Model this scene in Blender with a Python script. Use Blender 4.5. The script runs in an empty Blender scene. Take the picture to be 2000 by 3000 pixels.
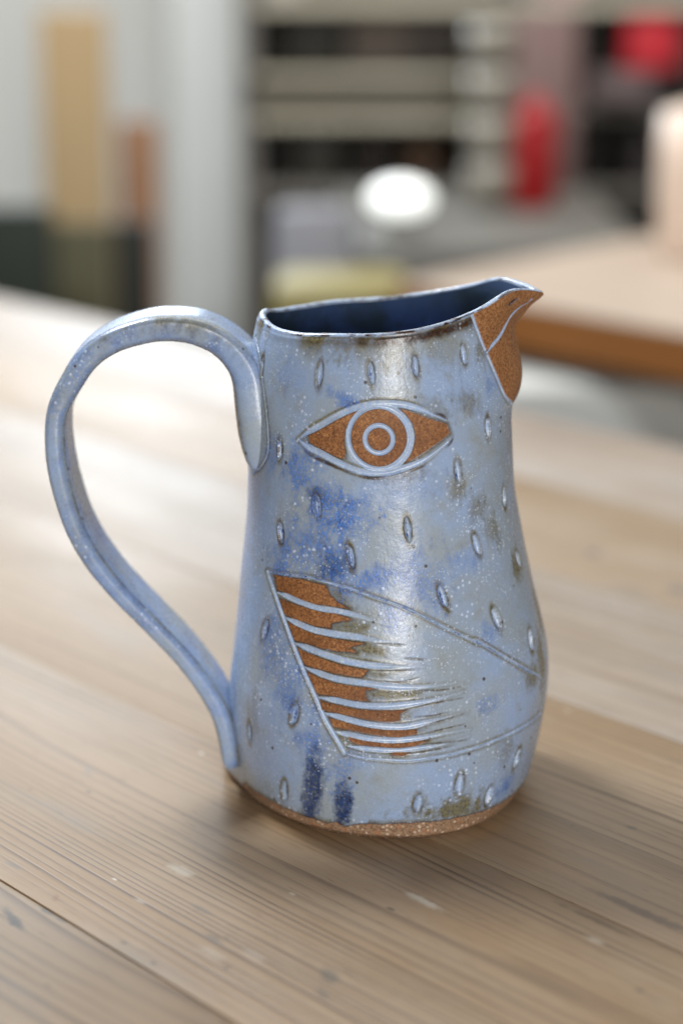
import bpy, math
import numpy as np
from mathutils import Vector

sc = bpy.context.scene
col = sc.collection

# ------------------------------------------------------------------ camera
cam_d = bpy.data.cameras.new('camera')
cam = bpy.data.objects.new('camera', cam_d)
col.objects.link(cam)
sc.camera = cam
cam.location = (0.0, 0.0, 0.30)
cam.rotation_euler = (math.radians(90) - math.atan(1600 / 6000), 0, 0)
cam_d.sensor_fit = 'VERTICAL'
cam_d.sensor_height = 36.0
cam_d.sensor_width = 24.0
cam_d.lens = 72.0
cam_d.clip_start = 0.05
cam_d.clip_end = 60.0
cam_d.dof.use_dof = True
cam_d.dof.focus_distance = 0.708
cam_d.dof.aperture_fstop = 3.9

# ------------------------------------------------------------------ light of the room
world = bpy.data.worlds.new('World')
sc.world = world
world.use_nodes = True
bg = world.node_tree.nodes['Background']
bg.inputs[0].default_value = (0.80, 0.86, 0.95, 1)
bg.inputs[1].default_value = 0.08


def lamp(name, loc, target, sx, sy, power, color, spread=180):
    d = bpy.data.lights.new(name, 'AREA')
    d.shape = 'RECTANGLE'
    d.size, d.size_y = sx, sy
    d.energy = power
    d.color = color
    d.spread = math.radians(spread)
    o = bpy.data.objects.new(name, d)
    col.objects.link(o)
    o.location = loc
    o.rotation_euler = (Vector(target) - Vector(loc)).to_track_quat('-Z', 'Y').to_euler()
    return o


lamp('window_light_rear', (-0.75, 3.3, 1.15), (0.0, 0.9, 0.0), 1.3, 1.3, 11, (0.86, 0.93, 1.0))
lamp('window_light_low', (-0.28, 3.3, 0.52), (-0.1, 1.3, 0.0), 0.45, 0.42, 4.2, (0.72, 0.86, 1.0))
lamp('skylight', (-0.80, 1.50, 1.60), (0.0, 0.8, 0.0), 0.36, 0.36, 45, (0.88, 0.94, 1.0))
lamp('window_light_front', (0.33, -1.35, 0.62), (0.02, 0.73, 0.10), 0.32, 1.1, 37, (1.0, 0.97, 0.93))
lamp('back_fill_light', (0.0, 2.5, 2.2), (0.0, 4.0, 0.0), 3.0, 1.0, 95, (1.0, 0.97, 0.92))  # unseen fill lamp, broad and strong to brighten the back wall and shelves

sc.view_settings.view_transform = 'Standard'
sc.view_settings.look = 'None'
sc.view_settings.exposure = 0.0
sc.view_settings.gamma = 1.0
sc.view_settings.use_curve_mapping = False
sc.render.engine = 'CYCLES'
sc.cycles.use_denoising = True


# ------------------------------------------------------------------ helpers
def lin(r, g, b):
    f = lambda c: (c / 12.92 if c <= 0.04045 else ((c + 0.055) / 1.055) ** 2.4)
    return (f(r / 255), f(g / 255), f(b / 255), 1.0)


def tag(o, label=None, cat=None, group=None, kind=None):
    for k, v in (('label', label), ('category', cat), ('group', group), ('kind', kind)):
        if v:
            o[k] = v
    return o


def empty(name, loc=(0, 0, 0), rz=0.0):
    o = bpy.data.objects.new(name, None)
    o.empty_display_size = 0.05
    o.location = loc
    o.rotation_euler = (0, 0, rz)
    col.objects.link(o)
    return o


def link(name, me, mat, parent=None):
    o = bpy.data.objects.new(name, me)
    if mat and not me.materials:
        me.materials.append(mat)
    col.objects.link(o)
    o.parent = parent
    return o


class N:
    """small node-tree writer"""
    def __init__(s, name):
        s.m = bpy.data.materials.new(name)
        s.m.use_nodes = True
        s.t = s.m.node_tree
        s.b = s.t.nodes['Principled BSDF']
        s.tc = s.t.nodes.new('ShaderNodeTexCoord')

    def set(s, node, **kw):
        for k, v in kw.items():
            k = k.replace('_', ' ')
            i = node.inputs[k]
            if hasattr(v, 'links') or isinstance(v, bpy.types.NodeSocket):
                s.t.links.new(v, i)
            else:
                i.default_value = v
        return node

    def sh(s, **kw):
        s.set(s.b, **kw)

    def put(s, v, sock):
        if isinstance(v, bpy.types.NodeSocket):
            s.t.links.new(v, sock)
        else:
            sock.default_value = v

    def noise(s, vec, scale, detail=3.0, rough=0.55, dist=0.0):
        n = s.t.nodes.new('ShaderNodeTexNoise')
        s.put(vec, n.inputs['Vector'])
        n.inputs['Scale'].default_value = scale
        n.inputs['Detail'].default_value = detail
        n.inputs['Roughness'].default_value = rough
        n.inputs['Distortion'].default_value = dist
        return n.outputs['Fac']

    def voronoi(s, vec, scale, rand=1.0):
        n = s.t.nodes.new('ShaderNodeTexVoronoi')
        s.put(vec, n.inputs['Vector'])
        n.inputs['Scale'].default_value = scale
        n.inputs['Randomness'].default_value = rand
        return n.outputs['Distance'], n.outputs['Color']

    def mapping(s, vec, scale=(1, 1, 1), loc=(0, 0, 0), rot=(0, 0, 0)):
        n = s.t.nodes.new('ShaderNodeMapping')
        s.put(vec, n.inputs['Vector'])
        n.inputs['Scale'].default_value = scale
        n.inputs['Location'].default_value = loc
        n.inputs['Rotation'].default_value = rot
        return n.outputs[0]

    def math(s, op, a, b=0.0, c=0.0, clamp=False):
        n = s.t.nodes.new('ShaderNodeMath')
        n.operation = op
        n.use_clamp = clamp
        for i, v in enumerate((a, b, c)):
            s.put(v, n.inputs[i])
        return n.outputs[0]

    def step(s, v, lo, hi, a=0.0, b=1.0):
        n = s.t.nodes.new('ShaderNodeMapRange')
        n.interpolation_type = 'SMOOTHSTEP'
        s.put(v, n.inputs['Value'])
        n.inputs['From Min'].default_value = lo
        n.inputs['From Max'].default_value = hi
        n.inputs['To Min'].default_value = a
        n.inputs['To Max'].default_value = b
        return n.outputs[0]

    def mix(s, f, a, b, mode='MIX'):
        n = s.t.nodes.new('ShaderNodeMix')
        n.data_type = 'RGBA'
        n.blend_type = mode
        s.put(f, n.inputs[0])
        s.put(a, n.inputs[6])
        s.put(b, n.inputs[7])
        return n.outputs[2]

    def attr(s, name):
        n = s.t.nodes.new('ShaderNodeAttribute')
        n.attribute_name = name
        sp = s.t.nodes.new('ShaderNodeSeparateColor')
        s.t.links.new(n.outputs['Color'], sp.inputs[0])
        return sp.outputs[0], sp.outputs[1], sp.outputs[2], n.outputs['Alpha']

    def sep(s, vec):
        n = s.t.nodes.new('ShaderNodeSeparateXYZ')
        s.put(vec, n.inputs[0])
        return n.outputs

    def bump(s, h, strength, dist, normal=None):
        n = s.t.nodes.new('ShaderNodeBump')
        s.put(h, n.inputs['Height'])
        n.inputs['Strength'].default_value = strength
        n.inputs['Distance'].default_value = dist
        if normal is not None:
            s.t.links.new(normal, n.inputs['Normal'])
        return n.outputs[0]


def plain(name, rgb, rough=0.6, var=0.08, scale=8.0, metallic=0.0):
    n = N(name)
    f = n.noise(n.tc.outputs['Object'], scale, 4)
    c = lin(*rgb)
    dark = tuple(x * (1 - 2 * var) for x in c[:3]) + (1,)
    n.sh(Base_Color=n.mix(f, dark, c), Roughness=rough, Metallic=metallic)
    return n.m


# ------------------------------------------------------------------ materials of the jug
def glaze_material(name):
    n = N(name)
    co = n.tc.outputs['Object']
    clay, olive, blue, groove = n.attr('mask_a')
    brown, pool, navy, fleck = n.attr('mask_b')
    big = n.noise(co, 34, 3, 0.6)
    mid = n.noise(co, 130, 4, 0.65)
    fine = n.noise(co, 900, 3, 0.7)
    vfine = n.noise(n.mapping(co, (1, 1, 0.55)), 1500, 3, 0.75)
    base = n.mix(n.step(big, 0.35, 0.66), lin(152, 164, 176), lin(150, 172, 207))
    base = n.mix(n.math('MULTIPLY', n.step(mid, 0.5, 0.72), 0.42), base, lin(142, 144, 136))
    # olive, iron-rich breaks
    ol = n.math('MULTIPLY', olive, n.step(n.math('ADD', n.math('MULTIPLY', mid, 0.75), n.math('MULTIPLY', fine, 0.35)), 0.33, 0.58, 0.45, 1.0), clamp=True)
    base = n.mix(n.math('MULTIPLY', ol, 0.95), base, n.mix(n.step(fine, 0.35, 0.65), lin(82, 72, 36), lin(124, 116, 76)))
    # blue mottle
    bm = n.math('MULTIPLY', blue, n.step(n.math('ADD', n.math('MULTIPLY', vfine, 0.7), n.math('MULTIPLY', mid, 0.4)), 0.44, 0.60, 0.12, 1.0), clamp=True)
    base = n.mix(bm, base, n.mix(n.step(vfine, 0.36, 0.62), lin(24, 52, 118), lin(96, 138, 212)))
    nv = n.math('MULTIPLY', navy, n.step(n.math('ADD', n.math('MULTIPLY', vfine, 0.6), n.math('MULTIPLY', mid, 0.4)), 0.36, 0.54, 0.5, 1.0), clamp=True)
    base = n.mix(nv, base, n.mix(n.step(vfine, 0.42, 0.66), lin(12, 26, 60), lin(52, 82, 140)))
    # pale crystals
    for sc_, lo, hi, gate_s, gl, gh, amt in ((520, 0.36, 0.16, 45, 0.44, 0.62, 0.8), (950, 0.36, 0.15, 60, 0.40, 0.60, 0.75), (330, 0.22, 0.12, 30, 0.48, 0.60, 0.9)):
        d, c = n.voronoi(co, sc_)
        r = n.sep(c)[0]
        dot = n.math('MULTIPLY', n.step(d, hi, lo, 1.0, 0.0), n.step(r, 0.38, 0.50))
        gate = n.math('MULTIPLY', n.step(n.noise(n.mapping(co, loc=(sc_, 0, 0)), gate_s, 2), gl, gh), fleck)
        base = n.mix(n.math('MULTIPLY', n.math('MULTIPLY', dot, gate), amt), base, lin(206, 220, 244))
    # iron specks
    d, c = n.voronoi(n.mapping(co, loc=(3, 1, 2)), 210)
    dot = n.math('MULTIPLY', n.step(d, 0.10, 0.17, 1.0, 0.0), n.step(n.sep(c)[1], 0.88, 0.90))
    base = n.mix(n.math('MULTIPLY', dot, 0.85), base, lin(62, 46, 26))
    # grooves filled with pale glaze, a blue line pooling in the deepest
    base = n.mix(n.math('MULTIPLY', groove, n.step(mid, 0.25, 0.55, 0.75, 1.0)), base, n.mix(n.step(fine, 0.4, 0.65), lin(164, 188, 224), lin(204, 217, 232)))
    base = n.mix(n.math('MULTIPLY', pool, n.step(fine, 0.40, 0.60), clamp=True), base, lin(38, 70, 138))
    # dark brown where the glaze thins
    br = n.math('MULTIPLY', brown, n.step(n.math('ADD', n.math('MULTIPLY', fine, 0.5), n.math('MULTIPLY', mid, 0.5)), 0.36, 0.52, 0.35, 1.0), clamp=True)
    base = n.mix(br, base, n.mix(n.step(fine, 0.4, 0.7), lin(38, 24, 16), lin(84, 52, 34)))
    # bare clay
    grain = n.noise(co, 1050, 3, 0.85)
    cd, cc = n.voronoi(co, 900)
    cl = n.mix(n.step(grain, 0.34, 0.68), lin(108, 66, 35), lin(178, 121, 71))
    cl = n.mix(n.step(big, 0.42, 0.6, 0.0, 0.6), cl, lin(108, 66, 36))
    cl = n.mix(n.step(n.sep(co)[2], 0.142, 0.156, 0.0, 0.5), cl, n.mix(n.step(grain, 0.4, 0.62), lin(142, 94, 56), lin(200, 148, 98)))
    cl = n.mix(n.math('MULTIPLY', n.step(n.sep(cc)[0], 0.80, 0.92), n.step(cd, 0.2, 0.45, 0.5, 0.0)), cl, lin(200, 150, 98))
    cl = n.mix(n.math('MULTIPLY', n.step(n.sep(cc)[1], 0.88, 0.94), n.step(cd, 0.2, 0.4, 0.8, 0.0)), cl, lin(58, 32, 18))
    base = n.mix(clay, base, cl)
    h = n.math('ADD', n.math('MULTIPLY', n.math('MULTIPLY', grain, clay), 1.5), n.math('ADD', n.math('MULTIPLY', mid, 0.6), n.math('MULTIPLY', fine, 0.22)))
    n.sh(Base_Color=base,
         Roughness=n.math('ADD', n.math('MULTIPLY', clay, 0.34), n.step(fine, 0.3, 0.7, 0.23, 0.33)),
         Normal=n.bump(h, 0.30, 0.0009))
    n.b.inputs['Specular IOR Level'].default_value = 0.5
    n.b.inputs['Coat Weight'].default_value = 0.0
    return n.m


def lining_material(name):
    n = N(name)
    co = n.tc.outputs['Object']
    f = n.noise(co, 45, 4, 0.6)
    z = n.sep(co)[2]
    c = n.mix(n.step(f, 0.35, 0.65), lin(14, 22, 32), lin(36, 56, 108))
    g = n.noise(n.mapping(co, (1, 1, 0.4)), 260, 3)
    c = n.mix(n.step(g, 0.58, 0.78, 0, 0.4), c, lin(60, 84, 134))
    c = n.mix(n.step(z, 0.160, 0.186, 0, 0.55), c, lin(74, 92, 108))  # paler towards the rim: a soft reflection painted into the lining colour
    n.sh(Base_Color=c, Roughness=0.16, Normal=n.bump(f, 0.2, 0.002))
    return n.m


def foot_material(name):
    n = N(name)
    co = n.tc.outputs['Object']
    a = n.noise(co, 1300, 2, 0.8)
    d, c = n.voronoi(co, 700)
    r = n.sep(c)
    b = n.mix(n.step(a, 0.35, 0.65), lin(118, 90, 66), lin(168, 136, 108))
    b = n.mix(n.math('MULTIPLY', n.step(r[0], 0.66, 0.76), n.step(d, 0.25, 0.5, 0.9, 0.0)), b, lin(206, 184, 164))
    b = n.mix(n.math('MULTIPLY', n.step(r[1], 0.72, 0.8), n.step(d, 0.25, 0.5, 0.8, 0.0)), b, lin(176, 106, 56))
    n.sh(Base_Color=b, Roughness=0.75, Normal=n.bump(a, 0.5, 0.0006))
    return n.m


# ------------------------------------------------------------------ jug geometry (millimetres)
#<<GEO
def interp(x, pts):
    p = np.array(pts, float)
    # smooth (Catmull-Rom / Hermite) interpolation of a table
    xs, ys = p[:, 0], p[:, 1]
    m = np.gradient(ys, xs)
    x = np.clip(x, xs[0], xs[-1])
    i = np.clip(np.searchsorted(xs, x) - 1, 0, len(xs) - 2)
    h = xs[i + 1] - xs[i]
    t = (x - xs[i]) / h
    return ((2*t**3 - 3*t**2 + 1) * ys[i] + (t**3 - 2*t**2 + t) * h * m[i]
            + (-2*t**3 + 3*t**2) * ys[i + 1] + (t**3 - t**2) * h * m[i + 1])


def sstep(x, a, b):
    t = np.clip((x - a) / (b - a), 0, 1)
    return t * t * (3 - 2 * t)


LEFT = [(0, -57.2), (5, -57.3), (12, -56.8), (25, -55.3), (34, -54.4), (51, -52.4), (65, -51.0), (83, -49.1), (102, -46.9), (119, -45.7), (131, -45.0), (150, -44.3), (169, -43.0), (178, -41.4)]
RIGHT = [(0, 56.0), (5, 58.4), (15.6, 61.2), (28, 63.4), (38, 64.5), (51, 64.4), (60, 63.2), (68, 61.4), (81, 57.9), (94, 54.8), (106, 52.7), (114, 51.4), (121, 50.7), (133, 49.9), (144, 49.3), (155, 48.2), (166, 47.0), (178, 46.0)]
DEEP = [(0, 55.8), (8, 57.2), (25, 58.6), (40, 58.6), (55, 57.2), (70, 54.6), (90, 50.8), (110, 47.8), (130, 46.0), (150, 44.4), (165, 42.6), (178, 40.6)]
RIM = [(0, 186.2), (9, 188.4), (18, 189.2), (27, 187.8), (36, 185.6), (54, 182.2), (73, 179.6), (90, 178.3), (117, 177.4), (133, 176.6), (156, 177.2), (168, 178.6), (180, 178.8)]
SPOUT = [(0, 0), (136, 0), (140, 0.0), (144, 0.9), (147, 3.1), (152, 4.9), (157, 4.8), (162, 3.8), (166, 3.3), (168.5, 3.9), (171, 6.2), (175.8, 10.9), (178, 14.4)]
HB = 178.0
FOOT = [(-180, 0.95), (-172, 0.895), (-160, 0.86), (-141, 0.85), (-115, 0.905), (-91, 0.985), (-76, 1.025), (-54, 1.03), (-34, 0.995), (-10, 0.98), (40, 0.98), (90, 1.0), (140, 1.03), (165, 1.03), (180, 0.95)]


def wall(phi, zv, inset=0.0):
    """point of the outer wall: phi radians (0 = beak, -pi/2 = camera side), zv nominal height"""
    a = np.abs(np.degrees(np.arctan2(np.sin(phi), np.cos(phi))))
    g = sstep(zv, 120, 178)
    z = zv + (interp(a, RIM) - HB) * g
    xl, xr, d = interp(zv, LEFT), interp(zv, RIGHT), interp(zv, DEEP)
    xc, ax = (xl + xr) / 2, (xr - xl) / 2
    c, s = np.cos(phi), np.sin(phi)
    e = 2.12
    r = (np.abs(c / (ax - inset)) ** e + np.abs(s / (d - inset)) ** e) ** (-1 / e)
    top = sstep(zv, 162, 178)
    w = (1 - top) * np.exp(-(a / 27.0) ** 2) + top * (0.66 * np.exp(-(a / 11.0) ** 1.35) + 0.34 * np.exp(-(a / 36.0) ** 2))
    r = r + interp(zv, SPOUT) * w * (1 - 0.02 * inset)
    # the foot is an oval set askew to the beak
    r = r * (1 + np.clip(1 - zv / 48.0, 0, 1) ** 2 * (interp(np.degrees(phi), FOOT) - 1))
    # hand-made unevenness
    r = r + 0.35 * np.sin(3 * phi + zv / 31.0) + 0.22 * np.sin(5 * phi - zv / 17.0 + 1.0) + 0.12 * np.sin(zv / 6.5 + 2 * phi)
    return np.stack([xc + r * c, r * s, z], -1)
#GEO>>


DECOR = {'beak': {'mouth': [(32.32, 170.34), (28.59, 172.6), (23.77, 174.82), (18.08, 178.45), (14.64, 181.18), (9.23, 183.05), (4.52, 184.21), (3.54, 185.36)],
          'nostrils': [([(19.16, 185.31), (11.49, 186.77)], 0.75), ([(4.52, 185.14), (3.73, 185.62)], 0.35)],
          'seam': [(39.79, 183.65), (37.72, 179.54), (34.87, 174.33), (32.52, 169.74), (29.27, 162.9), (25.64, 156.1), (21.32, 152.17), (13.36, 149.25)]},
 'clouds': [(100.79, 120.81, 9, 7, 0, 1, 'b'), (94.21, 114.08, 14, 7, -15, 1, 'b'), (96.17, 99.64, 7, 9, 0, 1, 'b'), (107.27, 104.48, 10, 10, 0, 0.8, 'b'), (115.43, 97.26, 9, 6, 0, 0.85, 'b'),
            (111.11, 130.5, 8, 9, 0, 0.85, 'b'), (93.23, 156.83, 8, 3, 25, 0.9, 'b'), (125.74, 134.25, 4, 9, 0, 0.6, 'b'), (75.84, 82.82, 5, 6, 0, 0.8, 'b'), (84.58, 94.39, 12, 4.5, -20, 0.95, 'b'),
            (119.46, 66.0, 7, 11, 0, 0.7, 'b'), (111.5, 53.33, 6, 12, 8, 0.75, 'b'), (102.07, 35.42, 5, 14, 0, 0.8, 'b'), (91.46, 29.19, 5, 8, 0, 0.7, 'b'), (33.11, 160.09, 3.5, 5, 0, 0.6, 'b'),
            (47.84, 48.68, 4, 3, 0, 0.6, 'b'), (44.3, 73.52, 4, 3, 0, 0.55, 'b'), (35.46, 13.85, 5, 4, 0, 0.9, 'b'), (51.08, 99.93, 9, 4, 10, 0.45, 'b'), (118.28, 165.33, 6, 10, 0, 0.35, 'b'),
            (67.98, 94.29, 11, 12, 0, 0.6, 'b'), (142.64, 45.22, 4, 20, 0, 0.3, 'b'), (68.77, 127.49, 14, 6, 0, 0.3, 'b'), (81.54, 141.82, 10, 6, 0, 0.0001, 'b'), (91.56, 18.3, 4, 6, 0, 0.9, 'b'),
            (101.18, 16.42, 3.6, 16, 0, 1, 'n'), (90.57, 12.76, 3.0, 10, -4, 1, 'n'), (96.17, 99.04, 7, 4, -20, 0.5, 'n'), (104.23, 122.88, 4, 3, 0, 0.45, 'n'), (41.46, 116.56, 5, 5, 0, 0.7, 'o'),
            (35.37, 108.15, 4, 8, -20, 0.55, 'o'), (22.79, 92.81, 4, 6, 0, 0.9, 'o'), (11.98, 70.45, 4, 12, 0, 0.9, 'o'), (19.55, 53.83, 4, 12, 0, 0.9, 'o'), (27.01, 52.04, 5, 5, 0, 0.8, 'o'),
            (45.78, 154.44, 8, 4, 15, 0.6, 'o'), (52.95, 173.7, 8, 8, 0, 0.4, 'o'), (94.5, 175.8, 7, 6, 0, 0.8, 'o'), (74.46, 173.33, 9, 7, 0, 0.6, 'o'), (55.8, 10.98, 12, 5, 0, 0.95, 'o'),
            (39.79, 30.08, 4, 9, 0, 0.5, 'o'), (75.15, 131.15, 14, 2.5, 0, 0.6, 'o'), (50.2, 125.04, 4, 5, 0, 0.6, 'o'), (58.75, 153.17, 10, 4, 20, 0.5, 'o'), (34.68, 173.28, 3, 9, 5, 0.7, 'o'),
            (127.31, 38.09, 3, 10, 0, 0.4, 'o')],
 'dashes': [(103.93, 164.91, 4.664000000000001, 1.55, -2, 0.5), (82.91, 166.17, 4.24, 1.55, 8, 0.8), (65.13, 168.11, 4.134, 1.55, 8, 0.6), (44.21, 171.01, 3.8160000000000003, 1.55, 6, 0.7),
            (135.47, 163.8, 4.028, 1.55, -4, 0.3), (121.32, 136.64, 3.8160000000000003, 1.55, 3, 1), (35.07, 144.6, 4.028, 1.55, 3, 0.8), (50.0, 130.72, 4.24, 1.55, 6, 0.9),
            (24.85, 117.25, 3.8160000000000003, 1.55, 0, 0.6), (103.34, 119.52, 4.452000000000001, 1.55, 8, 0.9), (118.67, 107.55, 4.24, 1.55, 8, 1), (90.97, 102.41, 4.452000000000001, 1.55, 10, 0.7),
            (70.04, 112.1, 4.452000000000001, 1.55, 3, 1), (44.11, 104.39, 4.028, 1.55, 12, 0.5), (20.92, 94.1, 3.3920000000000003, 1.55, 15, 0.2), (59.43, 88.06, 4.452000000000001, 1.55, 14, 1),
            (40.18, 77.28, 4.24, 1.55, 10, 0.8), (25.25, 65.4, 4.24, 1.55, -8, 0.2), (123.29, 71.54, 4.24, 1.55, -18, 0.9), (108.85, 45.02, 4.028, 1.55, -6, 0.8),
            (128.79, 31.66, 4.452000000000001, 1.55, -3, 0.1), (111.89, 13.85, 4.346, 1.55, -4, 0.2), (67.68, 14.74, 3.8160000000000003, 1.55, 5, 0.4), (55.7, 20.58, 4.028, 1.55, 4, 0.1),
            (43.62, 12.76, 3.8160000000000003, 1.55, -2, 0.1), (32.81, 23.15, 4.028, 1.55, -6, 0.1), (141.07, 16.82, 3.71, 1.55, -3, 0.1)],
 'eye': {'corners': [[(108.06, 143.31), (103.44, 145.76), (99.32, 147.99), (92.83, 151.43), (88.12, 153.28), (91.16, 149.98), (93.13, 146.12), (93.72, 142.28), (93.03, 138.95), (93.52, 136.29),
                      (97.16, 137.05), (102.85, 139.15), (107.47, 141.01)],
                     [(72.6, 153.91), (69.26, 153.28), (65.52, 151.86), (59.73, 149.86), (54.13, 147.83), (53.05, 144.7), (56.58, 142.39), (63.07, 138.72), (67.19, 136.58), (71.32, 135.0),
                      (67.98, 139.1), (66.31, 143.63), (67.0, 148.2), (69.35, 151.54)]],
         'inner': (80.26, 143.44, 5.305, 4.820000000000007),
         'lower': [(112.48, 141.39), (107.47, 139.17), (101.87, 137.4), (96.27, 135.09), (90.38, 132.95), (84.58, 131.69), (77.61, 131.73), (71.42, 133.19), (65.13, 135.2), (59.73, 138.0),
                   (54.03, 141.78)],
         'ring': (80.06, 143.94, 11.840000000000003, 10.89),
         'slivers': [[(109.24, 137.59), (105.01, 135.81), (99.61, 134.29), (94.11, 132.55), (89.49, 131.28)], [(87.82, 130.59), (82.91, 129.92), (78.39, 130.33)],
                     [(58.65, 151.93), (56.09, 151.18), (54.03, 149.76)], [(51.87, 143.49), (52.65, 141.63), (54.52, 139.96)], [(68.96, 132.31), (63.17, 134.01)]],
         'upper': [(112.48, 141.39), (108.55, 144.07), (102.95, 147.23), (96.27, 150.98), (89.79, 153.74), (83.5, 155.36), (77.12, 155.81), (70.83, 155.32), (64.54, 153.67), (59.53, 151.54),
                   (54.52, 149.19)]},
 'footline': [(0, 6.5), (26.9, 6.5), (38.5, 6.5), (52.9, 7.18), (69.8, 7.53), (84.9, 7.03), (96.9, 5.84), (101.8, 4.35), (105.4, 5.54), (108.7, 4.25), (113.6, 4.75), (129.7, 6.33), (156.8, 7.32),
              (165, 3.2), (180, 3.0)],
 'handle': [(-41.47, 124.05, 3.69, 18), (-41.78, 129.35, 10.3, 20), (-42.18, 138.15, 14.43, 20.5), (-43.42, 148.13, 14.38, 20), (-45.01, 158.05, 13.36, 18.5), (-49.04, 165.44, 11.87, 16.5),
            (-55.37, 171.2, 11.0, 14.8), (-63.28, 174.75, 10.62, 14), (-71.7, 175.97, 10.13, 13.6), (-80.76, 175.36, 10.02, 13.6), (-92.94, 171.57, 9.67, 13.8), (-102.09, 165.19, 9.45, 14.2),
            (-109.22, 154.96, 8.99, 14.8), (-113.54, 146.26, 8.17, 15.4), (-114.71, 137.39, 8.07, 16), (-114.14, 126.07, 8.35, 16.4), (-111.96, 114.78, 8.26, 16.6), (-108.29, 102.63, 8.17, 16.6),
            (-102.47, 91.03, 8.08, 16.4), (-93.73, 79.07, 7.74, 16), (-82.18, 66.23, 7.65, 15.6), (-71.15, 53.93, 7.81, 15.2), (-62.17, 41.26, 8.09, 15), (-57.14, 31.59, 8.12, 15.4),
            (-54.74, 22.12, 7.64, 16), (-53.58, 13.68, 7.15, 16), (-53.12, 10.13, 5.11, 14.5)],
 'handle_seam': [(147.16, 172.78), (138.61, 167.35), (134.68, 159.47), (131.05, 149.18), (128.59, 139.84), (128.79, 133.1), (133.5, 127.59), (140.18, 124.57)],
 'wing': {'bottom': [(91.75, 33.74), (85.96, 32.35), (79.77, 31.86), (73.48, 31.37), (67.19, 31.76), (58.65, 32.45), (57.47, 32.75), (50.2, 33.64), (40.08, 34.93), (28.59, 35.42), (17.58, 34.73)],
          'grooves': [([(118.28, 86.28), (114.25, 85.88), (109.63, 84.89), (102.36, 83.61), (95.49, 83.31), (88.9, 82.22), (82.91, 80.54), (78.0, 79.16)], 0.85, 0.45),
                      ([(114.64, 78.36), (109.83, 77.18), (103.15, 75.79), (95.49, 75.3), (89.1, 74.9), (83.3, 74.11), (75.74, 73.42)], 0.95, 0.4),
                      ([(110.52, 70.05), (105.6, 69.16), (99.81, 67.88), (93.82, 66.59), (87.23, 65.6), (80.75, 65.11), (68.47, 64.71)], 0.95, 0.4),
                      ([(106.68, 62.33), (102.07, 61.25), (95.58, 59.86), (87.33, 59.17), (81.04, 58.28), (72.5, 57.68), (65.92, 57.68), (59.14, 57.88)], 0.9, 0.4),
                      ([(101.18, 52.64), (95.39, 52.34), (89.39, 51.45), (83.11, 51.15), (76.82, 51.45), (68.27, 52.44), (61.59, 53.53), (56.49, 54.62)], 0.9, 0.45),
                      ([(99.42, 47.49), (94.21, 46.6), (87.04, 44.92), (80.75, 44.03), (74.46, 43.83), (68.18, 45.02), (61.59, 46.01), (55.21, 46.8)], 0.9, 0.45),
                      ([(95.98, 41.36), (90.87, 40.57), (84.58, 39.48), (78.29, 38.98), (72.11, 39.28), (65.72, 39.97), (59.14, 40.47), (54.13, 40.57)], 0.85, 0.5),
                      ([(90.97, 36.51), (88.41, 36.11), (82.13, 35.52), (75.94, 35.22), (69.75, 35.82), (63.36, 36.41), (54.42, 38.09)], 0.7, 0.5)],
          'left': [(123.78, 92.51), (118.37, 84.0), (113.66, 75.2), (107.96, 63.52), (102.56, 53.23), (98.43, 45.02), (94.4, 38.39), (91.75, 33.74)],
          'olive': [[(99.61, 91.62), (93.62, 90.73), (91.65, 85.39), (88.9, 83.81), (91.16, 84.2), (95.49, 85.98)], [(97.35, 78.96), (89.39, 80.74), (84.38, 79.06), (86.35, 76.19), (97.65, 77.28)],
                    [(91.46, 71.34), (85.56, 73.12), (80.36, 71.04), (80.95, 68.67), (89.3, 69.46)], [(87.82, 61.05), (85.96, 63.82), (76.53, 63.32), (80.95, 60.95)],
                    [(86.94, 56.5), (82.71, 57.59), (68.18, 56.2), (72.6, 53.53), (85.66, 52.84)], [(76.33, 48.68), (72.11, 49.47), (72.5, 46.01), (76.43, 45.71)],
                    [(71.42, 42.94), (68.47, 42.74), (69.65, 40.86)], [(97.25, 41.16), (91.16, 39.78), (90.97, 37.2), (92.54, 36.02)]],
          'panels': [[(120.63, 92.02), (109.04, 92.61), (99.61, 91.62), (98.53, 89.05), (95.49, 85.98), (91.16, 84.3), (97.45, 84.7), (103.34, 84.79), (109.73, 85.69), (118.57, 86.87)],
                     [(117.79, 84.4), (109.63, 83.31), (101.77, 82.42), (95.49, 82.22), (89.89, 80.54), (93.62, 80.05), (97.35, 78.96), (97.65, 77.28), (103.15, 77.28), (109.93, 78.46),
                      (114.94, 78.86)],
                     [(113.46, 76.98), (109.34, 75.79), (103.15, 74.41), (95.58, 73.61), (86.55, 72.82), (91.46, 71.34), (89.3, 69.46), (95.58, 69.56), (101.18, 69.95), (105.6, 70.84),
                      (110.81, 70.94)],
                     [(109.73, 68.67), (105.6, 67.48), (99.81, 66.0), (93.82, 64.61), (85.96, 63.62), (87.82, 61.05), (95.58, 61.64), (102.07, 62.63), (106.98, 63.13)],
                     [(105.9, 60.85), (101.97, 59.56), (95.58, 58.18), (83.6, 57.29), (86.94, 56.5), (86.55, 53.53), (85.66, 52.84), (90.28, 52.84), (95.49, 53.73), (102.17, 53.92)],
                     [(101.09, 51.65), (95.29, 50.76), (89.3, 49.87), (83.11, 49.67), (74.66, 49.57), (76.33, 48.19), (76.43, 45.71), (80.85, 45.51), (87.04, 46.5), (93.42, 47.79), (100.2, 48.28)],
                     [(97.55, 46.01), (93.23, 45.02), (86.94, 43.44), (80.65, 42.55), (71.02, 42.55), (70.93, 40.96), (76.33, 39.87), (82.62, 40.76), (90.97, 42.25), (96.07, 42.84)],
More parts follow.
